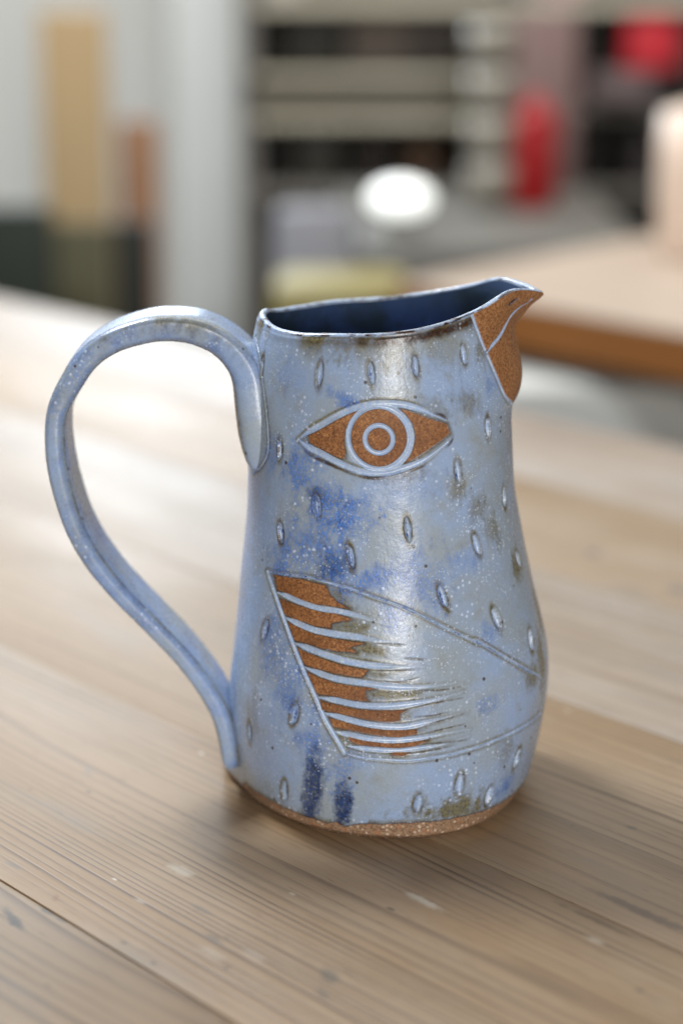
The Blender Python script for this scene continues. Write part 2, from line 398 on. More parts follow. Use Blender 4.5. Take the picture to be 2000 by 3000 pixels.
                     [(91.36, 39.78), (86.15, 38.49), (78.2, 37.6), (67.39, 38.29), (71.91, 36.41), (76.82, 36.02), (82.22, 36.51), (88.51, 37.2), (90.67, 38.29)],
                     [(78.29, 34.33), (75.84, 34.63), (72.5, 34.14), (74.07, 33.05), (77.02, 33.15)]],
          'scratches': [[(74.46, 67.68), (70.93, 67.38), (67.39, 66.89)], [(85.56, 63.52), (78.69, 63.42), (71.71, 63.42)], [(72.11, 47.0), (66.9, 47.1), (61.69, 47.79)],
                        [(68.08, 44.23), (61.59, 45.51), (55.21, 46.8)], [(67.98, 40.96), (61.89, 42.05), (56.09, 42.74)], [(68.57, 37.01), (61.2, 36.91), (54.32, 36.81)],
                        [(74.66, 49.87), (66.11, 51.55), (56.58, 52.34)], [(82.71, 59.96), (76.72, 59.47), (70.53, 60.75)], [(71.61, 56.6), (63.76, 56.0), (57.37, 56.4)],
                        [(82.52, 72.72), (73.58, 72.23)], [(80.75, 34.04), (71.61, 33.84), (58.84, 35.52)]],
          'top': [(123.78, 92.51), (107.47, 93.8), (99.61, 92.81), (91.65, 91.52), (83.99, 89.05), (77.9, 87.17), (70.14, 83.71), (61.3, 78.26), (49.12, 70.35), (49.81, 71.54), (40.87, 64.31),
                  (31.93, 57.09), (24.17, 52.04), (16.9, 46.7)]}}


def vnoise(x, y, seed=0):
    """value noise 0..1 on a plane"""
    xi, yi = np.floor(x).astype(np.int64), np.floor(y).astype(np.int64)
    fx, fy = x - xi, y - yi
    fx, fy = fx * fx * (3 - 2 * fx), fy * fy * (3 - 2 * fy)

    def hsh(i, j):
        k = (i * 374761393 + j * 668265263 + seed * 974711) & 0x7fffffff
        k = ((k ^ (k >> 13)) * 1274126177) & 0x7fffffff
        return ((k ^ (k >> 16)) & 0xffff) / 65535.0
    return ((hsh(xi, yi) * (1 - fx) + hsh(xi + 1, yi) * fx) * (1 - fy)
            + (hsh(xi, yi + 1) * (1 - fx) + hsh(xi + 1, yi + 1) * fx) * fy)


def fnoise(x, y, seed=0):
    return 0.55 * vnoise(x, y, seed) + 0.3 * vnoise(2 * x, 2 * y, seed + 1) + 0.15 * vnoise(4 * x, 4 * y, seed + 2)


def smooth_line(pts, n=6):
    p = np.array(pts, float)
    if len(p) < 3:
        return p
    out = []
    q = np.vstack([2 * p[0] - p[1], p, 2 * p[-1] - p[-2]])
    for i in range(1, len(q) - 2):
        for t in np.linspace(0, 1, n, endpoint=False):
            a, b, c, d = q[i - 1], q[i], q[i + 1], q[i + 2]
            out.append(0.5 * (2 * b + (c - a) * t + (2 * a - 5 * b + 4 * c - d) * t * t + (3 * b - a - 3 * c + d) * t ** 3))
    out.append(p[-1])
    return np.array(out)


def line_dist(U, Z, pts, cull):
    """distance to a polyline and position along it (0..1); far points keep a large value"""
    D = np.full(U.shape, 1e3)
    S = np.zeros(U.shape)
    lo, hi = pts.min(0) - cull, pts.max(0) + cull
    idx = np.nonzero((U > lo[0]) & (U < hi[0]) & (Z > lo[1]) & (Z < hi[1]))
    u, z = U[idx], Z[idx]
    d = np.full(u.shape, 1e3)
    s = np.zeros(u.shape)
    seg = np.hypot(*np.diff(pts, axis=0).T)
    cum = np.concatenate([[0], np.cumsum(seg)])
    for i in range(len(pts) - 1):
        a, b = pts[i], pts[i + 1]
        l2 = max(seg[i] ** 2, 1e-9)
        t = np.clip(((u - a[0]) * (b[0] - a[0]) + (z - a[1]) * (b[1] - a[1])) / l2, 0, 1)
        dd = np.hypot(u - a[0] - t * (b[0] - a[0]), z - a[1] - t * (b[1] - a[1]))
        m = dd < d
        d[m] = dd[m]
        s[m] = (cum[i] + t * seg[i])[m] / cum[-1]
    D[idx] = d
    S[idx] = s
    return D, S


def poly_sd(U, Z, pts, cull=4.0):
    """signed distance to a closed polygon (negative inside)"""
    p = np.array(pts, float)
    D, _ = line_dist(U, Z, np.vstack([p, p[:1]]), cull)
    lo, hi = p.min(0), p.max(0)
    ins = np.zeros(U.shape, bool)
    idx = np.nonzero((U > lo[0]) & (U < hi[0]) & (Z > lo[1]) & (Z < hi[1]))
    u, z = U[idx], Z[idx]
    r = np.zeros(u.shape, bool)
    for i in range(len(p)):
        (x0, y0), (x1, y1) = p[i], p[i - 1]
        if y0 == y1:
            continue
        r ^= ((y0 > z) != (y1 > z)) & (u < (x1 - x0) * (z - y0) / (y1 - y0) + x0)
    ins[idx] = r
    return np.where(ins, -np.minimum(D, 50), D)


def smask(d, w, soft):
    return np.clip(0.5 + (w - d) / soft, 0, 1)


M_GLAZE = glaze_material('speckled_blue_glaze')
M_LINING = lining_material('navy_lining_glaze')
M_FOOT = foot_material('bare_speckled_clay')


def mesh_from(name, verts, quads, normals, attrs, mat):
    used, inv = np.unique(quads, return_inverse=True)
    q = inv.reshape(-1, 4)
    v = verts[used] * 0.001
    me = bpy.data.meshes.new(name)
    me.vertices.add(len(v))
    me.vertices.foreach_set('co', v.astype(np.float32).ravel())
    me.loops.add(q.size)
    me.loops.foreach_set('vertex_index', q.astype(np.int32).ravel())
    me.polygons.add(len(q))
    me.polygons.foreach_set('loop_start', np.arange(0, q.size, 4, dtype=np.int32))
    me.polygons.foreach_set('use_smooth', np.ones(len(q), bool))
    me.update(calc_edges=True)
    for k, a in attrs.items():
        at = me.attributes.new(k, 'FLOAT_COLOR', 'POINT')
        at.data.foreach_set('color', a[used].astype(np.float32).ravel())
    me.validate()
    if normals is not None:
        me.normals_split_custom_set_from_vertices(normals[used].astype(np.float32))
    me.materials.append(mat)
    return me


def build_jug():
    root = empty('bird_jug', (0.01198, 0.7286, 0.0))
    tag(root, 'blue-grey speckled stoneware jug shaped as a bird, with carved eye, wing and clay beak', 'jug')
    NF, NBK, NR = 620, 230, 760
    phi = np.concatenate([np.linspace(-math.pi, 0, NF, endpoint=False), np.linspace(0, math.pi, NBK, endpoint=False)])
    NC = len(phi)
    zv = np.linspace(1.2, HB, NR)
    PH, ZV = np.meshgrid(phi, zv, indexing='ij')
    P = wall(PH, ZV)
    U = np.abs(PH) * 50.0
    Z = P[..., 2]
    front = PH < 0
    back_shift = np.where(front, 0, 1)

    clay = np.zeros(U.shape); olive = np.zeros(U.shape); blue = np.zeros(U.shape); groove = np.zeros(U.shape)
    brown = np.zeros(U.shape); pool = np.zeros(U.shape); navy = np.zeros(U.shape)
    disp = np.zeros(U.shape)
    n1 = fnoise(U / 2.2, Z / 2.2, 3) - 0.5
    n2 = fnoise(U / 0.8, Z / 0.8, 9) - 0.5
    n3 = fnoise(U / 9.0, Z / 9.0, 21) - 0.5
    nstr = fnoise(U / 1.6, Z / 6.0, 27) - 0.5
    part = np.zeros(U.shape, np.int32)          # 0 body
    names = {0: ('body', None)}

    # --- colour clouds in the glaze
    for u, z, su, sz, rot, amp, ch in DECOR['clouds']:
        cr, sr = math.cos(math.radians(rot)), math.sin(math.radians(rot))
        du, dz = U - u, Z - z
        e = np.hypot((du * cr + dz * sr) / su, (-du * sr + dz * cr) / sz)
        nk = 0.5 if ch == 'n' else 1.0
        m = amp * np.clip((2.1 if ch == 'n' else 1.45) - (1.6 if ch == 'n' else 1.1) * e - nk * (0.9 * n1 + 0.8 * n3 + 1.3 * nstr) - 0.8 * n2, 0, 1)
        if ch == 'o':
            olive = np.maximum(olive, m)
        elif ch == 'b':
            blue = np.maximum(blue, m)
        else:
            navy = np.maximum(navy, m)
    # thin olive breaks below the rim
    rimz = Z[:, -1:] - Z
    olive = np.maximum(olive, np.clip(1.0 - (rimz - 1.5) / (5.0 + 12 * np.clip(fnoise(U / 6, Z / 30, 5) - 0.35, 0, 1)), 0, 1) * sstep(fnoise(U / 9, U * 0, 14), 0.25, 0.55))
    a_deg = np.degrees(np.abs(PH))
    rb = np.clip(1.35 - np.abs(rimz - 1.5 + 1.2 * n1) / 1.9, 0, 1) * sstep(a_deg, 28, 40) * (1 - 0.75 * sstep(a_deg, 88, 120))
    brown = np.maximum(brown, rb)

    # --- incised lines
    def incise(pts, hw, depth, t0=0.0, t1=0.0, fill=1.0, edge=0.7, pl=0.4, wob=0.12):
        nonlocal groove, olive, pool, disp, brown
        L = smooth_line(pts)
        d, s = line_dist(U, Z, L, 6.0)
        w = hw * np.ones_like(d)
        if t0:
            w = w * (0.25 + 0.75 * sstep(s, 0, t0))
        if t1:
            w = w * (1 - 0.85 * sstep(s, 1 - t1, 1.0))
        f = 1.0 - (sstep(s, 1 - t1, 1.0) * 0.75 if t1 else 0)
        d = d + wob * n1
        g = smask(d, w, 0.35)
        groove = np.maximum(groove * (1 - g), g * fill * f * np.clip(0.85 + 0.9 * n3 + 0.7 * n1, 0.35, 1))
        olive = np.maximum(olive * (1 - g), edge * f * np.exp(-((d - w * 1.0 - 0.55) / 0.55) ** 2) * (d > w * 0.8))
        pool = np.maximum(pool, pl * f * smask(np.abs(d + 0.5 * n1), w * 0.42, 0.3))
        brown = brown * (1 - g)
        disp = np.minimum(disp, -depth * f * np.clip(1 - (d / (w * 1.25)) ** 2, 0, 1)) + 0.12 * depth * f * np.exp(-((d - w * 1.55) / 0.5) ** 2)
        return d, s

    # --- bare clay panels
    def panel(pts, name=None, rag=0.28):
        nonlocal clay, brown, disp, olive
        sd = poly_sd(U, Z, smooth_closed(pts)) + rag * n1 * 2 + 0.18 * n2
        m = smask(sd, 0.0, 0.22)
        clay = np.maximum(clay, m)
        brown = np.maximum(brown, 0.95 * np.exp(-((sd + 0.02) / 0.52) ** 2))
        olive = np.maximum(olive, 0.8 * np.exp(-((sd - 0.7) / 0.8) ** 2) * (sd > 0))
        disp = disp - 0.22 * m
        return sd

    def smooth_closed(pts):
        return np.array(pts, float)

    nid = [1]

    def region(mask, name, parent=None, label=None):
        k = nid[0]; nid[0] += 1
        part[mask & front] = k
        names[k] = (name, parent, label)
        return k

    # eye
    E = DECOR['eye']
    eye_out = np.vstack([smooth_line(E['upper']), smooth_line(E['lower'])[::-1]])
    sd_eye = poly_sd(U, Z, eye_out)
    k_eye = region(sd_eye < 1.2, 'eye', None, 'carved almond eye with bare clay corners and ringed iris')
    for q in E['corners']:
        sd = panel(q, rag=0.16)
        region(sd < 0.1, 'eye_corner', k_eye)
    cu, cz, ru, rz = E['ring']
    er = np.hypot((U - cu) / ru, (Z - cz) / rz)
    rr = (ru + rz) / 2
    iu, iz, ir_u, ir_z = E['inner']
    ei = np.hypot((U - iu) / ir_u, (Z - iz) / ir_z)
    ri = (ir_u + ir_z) / 2
    sd_iris = np.maximum((er - 1) * rr + 1.0, -((ei - 1) * ri) + 0.85) + 0.12 * n1
    sd_pup = (ei - 1) * ri + 0.85 + 0.10 * n1
    for sd in (sd_iris, sd_pup):
        m = smask(sd, 0.0, 0.22)
        clay = np.maximum(clay, m)
        brown = np.maximum(brown, 0.95 * np.exp(-((sd + 0.02) / 0.46) ** 2))
        disp = disp - 0.2 * m
    incise(E['upper'], 1.15, 0.9, 0.15, 0.25, edge=0.9, pl=0.25)
    incise(E['lower'], 1.15, 0.9, 0.1, 0.3, edge=0.9, pl=0.3)
    for e, r, hw in ((er, rr, 0.95), (ei, ri, 0.95)):
        d = np.abs((e - 1) * r) + 0.1 * n1
        if r > 8:
            hw = hw + 0.42 * sstep(cu - U, 0, 8)
        g = smask(d, hw, 0.3)
        groove = np.maximum(groove, g); clay = clay * (1 - g); brown = brown * (1 - g); olive = olive * (1 - g)
        pool = np.maximum(pool * (1 - g), 0.45 * smask(np.abs(d - 0.3), 0.25, 0.3) * g)
        disp = np.minimum(disp, -0.85 * np.clip(1 - (d / (hw * 1.25)) ** 2, 0, 1))
    region((er - 1) * rr < 1.0, 'iris', k_eye)
    region((ei - 1) * ri < -0.7, 'pupil', k_eye)
    for q in E['slivers']:
        d, s = line_dist(U, Z, smooth_line(q), 4)
        brown = np.maximum(brown, 0.9 * smask(d + 0.5 * n1, 0.55, 0.5) * np.sin(np.pi * np.clip(s, 0.03, 0.97)) ** 0.4)

    # wing
    Wg = DECOR['wing']
    wing_out = np.vstack([smooth_line(Wg['top']), smooth_line(Wg['bottom'])[::-1], smooth_line(Wg['left'])[::-1]])
    sdw = poly_sd(U, Z, wing_out)
    disp = disp - 0.35 * smask(sdw, 0, 0.8)
    k_wing = region(sdw < 0.5, 'wing', None, 'carved folded wing with rust clay feather strips')
    feathers = []
    for q in Wg['panels']:
        feathers.append(panel(q, rag=0.20))
    for q in Wg['olive']:
        sd = poly_sd(U, Z, q)
        olive = np.maximum(olive, 0.95 * smask(sd + 2.4 * n1 + 1.0 * n2, 0.2, 3.0))
    for q, hw, t1 in Wg['grooves']:
        incise(q, hw * 1.15, 0.8, 0.12, t1, edge=0.85, pl=0.22)
        d, s = line_dist(U, Z, smooth_line(q), 6)
        clay = clay * (1 - smask(d, hw * 1.0 * (1 - 0.6 * sstep(s, 0.6, 1)), 0.3))
    for q in Wg['scratches']:
        d, s = line_dist(U, Z, smooth_line(q), 4)
        k = smask(d + 0.25 * n1, 0.32, 0.4) * np.sin(np.pi * np.clip(s, 0.02, 0.98)) ** 0.5
        brown = np.maximum(brown, 0.6 * k * sstep(fnoise(U / 1.1, Z / 3, 31), 0.35, 0.6))
        olive = np.maximum(olive, 0.8 * k)
        disp = disp - 0.18 * k
    for sd in feathers:
        region(sd < 0.05, 'feather', k_wing)
    incise(Wg['left'], 0.62, 0.8, edge=0.8, pl=0.3, fill=0.9)
    incise(Wg['top'], 0.42, 0.7, edge=0.75, pl=1.0, t1=0.1, fill=0.75, wob=0.4)
    incise(Wg['bottom'], 0.45, 0.6, t0=0.2, edge=0.6, pl=0.5, fill=0.8, wob=0.3)

    # beak
    B = DECOR['beak']
    seam = smooth_line(B['seam'])
    zz = Z
    order = np.argsort(seam[:, 1])
    useam = np.interp(zz, seam[order, 1], seam[order, 0])
    sdb = (U - useam) * 0.86
    low = seam[order[0], 1]
    sdb = np.where(zz < low, np.hypot(U * 0.9, low - zz) + 0.2, sdb) + 0.15 * n1
    m = smask(sdb + 0.35, 0, 0.25)
    clay = np.maximum(clay, m)
    brown = brown * (1 - smask(sdb, 0.2, 0.4))
    brown = np.maximum(brown, 0.7 * np.exp(-((sdb + 0.75) / 0.35) ** 2) * (zz > low))
    olive = olive * (1 - m)
    kb = nid[0]; nid[0] += 1
    part[sdb < 0.0] = kb
    names[kb] = ('beak', None, 'pointed bare rust clay beak forming the pouring lip')
    incise(B['seam'], 0.72, 0.6, edge=0.55, pl=0.25)
    d, s = line_dist(U, Z, seam, 5)
    clay = clay * (1 - smask(d, 0.7, 0.3))
    incise(B['mouth'], 0.75, 0.6, 0.12, 0.55, edge=0.0, pl=0.15)
    d, s = line_dist(U, Z, smooth_line(B['mouth']), 5)
    wl = 0.75 * (1 - 0.75 * sstep(s, 0.45, 1.0)) * (0.4 + 0.6 * sstep(s, 0, 0.15))
    clay = clay * (1 - smask(d, wl, 0.3))
    brown = np.maximum(brown, 0.8 * np.exp(-((d - wl - 0.3) / 0.25) ** 2) * (d > wl))
    for q, hw in B['nostrils']:
        d, s = line_dist(U, Z, np.array(q, float), 4)
        k = smask(d, hw * np.sin(np.pi * np.clip(s, 0.08, 0.92)), 0.3)
        brown = np.maximum(brown, k); clay = clay * (1 - k); disp = np.minimum(disp, -1.0 * k)
        region(k > 0.4, 'nostril', kb)

    # pressed dashes
    for u, z, hl, hw, tilt, bl in DECOR['dashes']:
        t = math.radians(tilt)
        du, dz = U - u, Z - z
        p = du * math.sin(t) + dz * math.cos(t)
        q = du * math.cos(t) - dz * math.sin(t)
        e = np.hypot(p / hl, q / hw) + 0.30 * n1 + 0.15 * n2
        pit = np.clip(1 - e ** 2.2, 0, 1)
        live = e < 2.6
        disp = np.where(live, disp - 1.5 * pit ** 0.7 + 0.38 * np.exp(-((e - 1.2) / 0.22) ** 2), disp)
        k = np.where(live, np.exp(-((e - 1.15) / 0.34) ** 2), 0) * np.clip(0.75 + 1.2 * n3 + 1.0 * n1 + 0.25 * q / hw, 0.3, 1)
        olive = np.maximum(olive, 1.0 * k)
        brown = np.maximum(brown, 0.65 * np.where(live, np.exp(-((e - 1.02) / 0.13) ** 2), 0) * sstep(n1, -0.15, 0.2))
        groove = np.maximum(groove, 0.9 * smask(e, 0.8, 0.5) * sstep(-q / hw, -0.35, 0.35))  # pale on one flank only, a highlight put into the glaze colour
        pool = np.maximum(pool, bl * smask(np.hypot((p + 0.1 * hl) / (hl * 0.72), (q - 0.22) / (hw * 0.42)), 0.9, 0.4))
        region(e < 1.2, 'pressed_dash', 0)

    # seam of the handle
    incise(DECOR['handle_seam'], 0.5, 0.6, edge=0.6, pl=1.3, fill=0.25, wob=0.6)

    # bare clay foot
    fz = np.interp(a_deg, *np.array(DECOR['footline']).T) + 0.9 * (fnoise(U / 3, U * 0, 40) - 0.5) + 0.25 * (fnoise(U / 0.8, U * 0, 41) - 0.5)
    sdf = Z - fz
    brown = np.maximum(brown * (sdf > 0), 0.75 * np.exp(-((sdf - 0.25) / 0.4) ** 2))
    olive = np.maximum(olive, 0.75 * np.exp(-((sdf - 0.9) / 1.0) ** 2) * (sdf > 0) * (fnoise(U / 5, U * 0, 44) > 0.35))
    disp = disp + 0.40 * smask(-sdf, 0.0, 0.5) - 0.0
    kf = nid[0]; nid[0] += 1
    part[sdf < 0] = kf
    names[kf] = ('foot', None, 'unglazed speckled clay band at the base')

    # fleck density: thick glaze runs carry more pale crystals
    fleck = np.clip(0.35 + 1.3 * sstep(fnoise(U / 14, Z / 20, 55), 0.3, 0.62) - 0.7 * olive, 0, 1)
    disp = disp + 0.10 * n3 + 0.05 * n1

    def gridnormals(Q):
        dp = np.roll(Q, -1, 0) - np.roll(Q, 1, 0)
        dz = np.gradient(Q, axis=1)
        nn = np.cross(dp, dz)
        return nn / np.maximum(np.linalg.norm(nn, axis=-1, keepdims=True), 1e-9)

    nrm = gridnormals(P)
    edge_fade = sstep(HB - ZV, 0.0, 1.2)
    PO = P + nrm * (disp * edge_fade)[..., None]
    # foot rolls under
    fr = np.clip((2.2 - PO[..., 2]) / 2.2, 0, 1)
    PO[..., :2] -= nrm[..., :2] * (4.6 * fr ** 2)[..., None]

    # lip and inside
    TH = 2.7
    lip, inn = [], []
    top_o = PO[:, -1]
    IP = wall(phi[:, None], np.full((NC, 1), HB), TH)[:, 0]
    th = np.linalg.norm(IP[:, :2] - top_o[:, :2], axis=1, keepdims=True)
    for t in np.linspace(0, math.pi, 14)[1:-1]:
        k = (1 - math.cos(t)) / 2
        q = top_o * (1 - k) + IP * k
        q[:, 2] += math.sin(t) * 0.42 * np.minimum(th[:, 0], 4.0)
        lip.append(q)
    zi = np.concatenate([[HB], np.linspace(HB - 0.8, 9, 110)])
    for h in zi:
        q = wall(phi, np.full(NC, h), TH)
        q[:, :2] *= 1 + 0.006 * math.sin(h / 2.4) * min(1.0, (HB - h) / 12)
        inn.append(q)
    fl = inn[-1]
    cen = fl.mean(0)
    for k in (0.9, 0.6, 0.3, 0.02):
        q = cen + (fl - cen) * k
        q[:, 2] = 7.0
        inn.append(q)
    PA = np.concatenate([PO, np.stack(lip, 1), np.stack(inn, 1)], 1)
    NT = PA.shape[1]
    nrm = gridnormals(PA)
    bottom = []
    a4 = np.stack([clay, olive, blue, groove], -1)
    b4 = np.stack([brown, pool, navy, fleck], -1)
    nl = len(lip)
    la = np.zeros((NC, nl, 4)); lb = np.zeros((NC, nl, 4))
    lip_n = fnoise(U[:, -1:] / 4, U[:, -1:] * 0 + np.arange(nl)[None] * 0.4, 60)
    la[..., 3] = 0.6
    la[..., 1] = 0.5 * sstep(lip_n, 0.5, 0.7)
    fade = np.linspace(1, 0, nl)[None] ** 2
    la[..., 0] = clay[:, -1:] * (np.arange(nl)[None] < 2)
    lb[..., 0] = np.clip(brown[:, -1:] * fade + 0.85 * sstep(lip_n, 0.50, 0.64), 0, 1)
    za = np.zeros((NC, len(inn), 4))
    A = np.concatenate([a4, la, za], 1)
    Bm = np.concatenate([b4, lb, za], 1)
    i = np.arange(NC)[:, None]
    j = np.arange(NT - 1)[None]
    idx = lambda a, b: (a % NC) * NT + b
    quads = np.stack([idx(i, j), idx(i + 1, j), idx(i + 1, j + 1), idx(i, j + 1)], -1)
    pid = np.full((NC, NT - 1), -1)
    pid[:, :NR - 1] = part[:, :-1]
    pid[:, NR - 1:NR - 1 + nl + 1] = -2
    V = PA.reshape(-1, 3); NN = nrm.reshape(-1, 3)
    at = {'mask_a': A.reshape(-1, 4), 'mask_b': Bm.reshape(-1, 4)}
    objs = {}
    flat_pid = pid.reshape(-1)
    fq = quads.reshape(-1, 4)
    for k in sorted(names):
        sel = fq[flat_pid == k]
        if not len(sel):
            continue
        nm, par, *lab = names[k] if len(names[k]) > 2 else (*names[k], None)
        me = mesh_from(nm, V, sel, NN, at, M_FOOT if nm == 'foot' else M_GLAZE)
        o = link(nm, me, None, root)
        objs[k] = o
        if lab and lab[0]:
            o['label'] = lab[0]
    for k, o in objs.items():
        par = names[k][1]
        if par is not None and par in objs:
            o.parent = objs[par]
    o = link('rim', mesh_from('rim', V, fq[flat_pid == -2], NN, at, M_GLAZE), None, root)
    o = link('lining', mesh_from('lining', V, fq[flat_pid == -1], NN, at, M_LINING), None, root)
    # underside
    q0 = np.arange(NC) * NT
    rings = [PA[:, 0]]
    c0 = rings[0].mean(0)
    for k, z in ((0.97, 0.0), (0.90, 0.0), (0.86, 0.8), (0.4, 0.8), (0.02, 0.8)):
        r = c0 + (rings[0] - c0) * k
        r[:, 2] = z
        rings.append(r)
    UB = np.stack(rings, 1)
    nt = UB.shape[1]
    ii = np.arange(NC)[:, None]; jj = np.arange(nt - 1)[None]
    uq = np.stack([(ii % NC) * nt + jj, (ii % NC) * nt + jj + 1, ((ii + 1) % NC) * nt + jj + 1, ((ii + 1) % NC) * nt + jj], -1).reshape(-1, 4)
    link('underside', mesh_from('underside', UB.reshape(-1, 3), uq, None, {}, M_FOOT), None, root)

    # handle: a pulled strap swept along its path
    hp = np.array(DECOR['handle'])                 # x, z, thickness, half width
    m = 14
    hp = smooth_line(hp, m)
    xz = hp[:, :2]
    tg = np.gradient(xz, axis=0)
    tg /= np.linalg.norm(tg, axis=1, keepdims=True)
    nr = np.stack([-tg[:, 1], tg[:, 0]], 1)
    K = 96
    an = np.linspace(0, 2 * math.pi, K, endpoint=False)
    e = 2 / 3.8
    cx = np.sign(np.cos(an)) * np.abs(np.cos(an)) ** e
    cy = np.sign(np.sin(an)) * np.abs(np.sin(an)) ** e
    S = np.linspace(0, 1, len(hp))
    thick = hp[:, 2] * 0.5
    wid = hp[:, 3].copy()
    cap = np.sqrt(np.clip(1 - np.clip((0.022 - S) / 0.022, 0, 1) ** 2, 0.0, 1))
    thick = thick * np.maximum(cap, 0.04); wid = wid * np.maximum(cap, 0.04)
    yy = wid[:, None] * cx[None] * (1 + 0.02 * np.sin(S * 23)[:, None])
    # side faces are gently concave in the middle as a pulled strap is
    off = thick[:, None] * cy[None] * (0.94 + 0.06 * np.abs(cx[None]) ** 2)
    H = np.stack([xz[:, 0:1] + nr[:, 0:1] * off, yy, xz[:, 1:2] + nr[:, 1:2] * off], -1)
    sn = np.linspace(0, 1, len(hp))[:, None] * 330
    hu = an[None] * 6 + 0 * sn
    hn = fnoise(hu / 2 + 50, sn / 3, 70) - 0.5
    hb = 0.5 * fnoise(hu / 7 + 9, sn / 26, 75) + 0.5 * fnoise(hu / 3 + 9, sn / 7, 76)
    H += 0.15 * hn[..., None]
    rdg = 0.55 * np.exp(-((an - 2.36) / 0.10) ** 2) - 0.7 * np.exp(-((an - 2.08) / 0.16) ** 2) - 0.25 * np.exp(-((an - 3.14) / 0.3) ** 2)
    rdg = rdg[None] * sstep(S, 0.12, 0.3)[:, None]
    H[..., 0] += nr[:, 0:1] * rdg; H[..., 2] += nr[:, 1:2] * rdg
    edge = np.exp(-((np.abs(cx) - 0.86) / 0.07) ** 2)[None] * np.exp(-((np.abs(cy) - 0.86) / 0.12) ** 2)[None]
    ridge = np.exp(-((an[None] - 2.34) / 0.17) ** 2)
    ho = np.clip((1.1 * ridge + 0.8 * np.exp(-((an[None] - 3.92) / 0.16) ** 2)) * (0.85 + hn * 1.3), 0, 1)
    ho = np.maximum(ho, 0.75 * np.clip(1.3 - np.hypot((S[:, None] - 0.30) / 0.10, (an[None] - math.radians(205)) / 0.5) + hn * 1.4, 0, 1))
    lowside = np.exp(-((an[None] - math.radians(158)) / 0.32) ** 2)
    hbl = np.clip(sstep(hb, 0.42, 0.66) * 0.8 + 0.55 * lowside * sstep(S[:, None], 0.12, 0.2) + hn * 0.5, 0, 1) * sstep(S[:, None], 0.02, 0.1)
    HA = np.zeros(H.shape[:2] + (4,)); HBm = np.zeros_like(HA)
    HA[..., 1] = ho; HA[..., 2] = 0.55 * hbl
    HBm[..., 3] = np.clip(0.1 + 0.9 * sstep(hb, 0.42, 0.66), 0, 1)
    nS = len(hp)
    ii = np.arange(nS - 1)[:, None]; jj = np.arange(K)[None]
    hq = np.stack([ii * K + jj, (ii + 1) * K + jj, (ii + 1) * K + (jj + 1) % K, ii * K + (jj + 1) % K], -1).reshape(-1, 4)
    du = np.roll(H, -1, 1) - np.roll(H, 1, 1)
    ds = np.gradient(H, axis=0)
    me = mesh_from('handle', H.reshape(-1, 3), hq[:, ::-1], None, {'mask_a': HA.reshape(-1, 4), 'mask_b': HBm.reshape(-1, 4)}, M_GLAZE)
    h = link('handle', me, None, root)
    h['label'] = 'broad looping strap handle in mottled pale blue glaze'
    return root


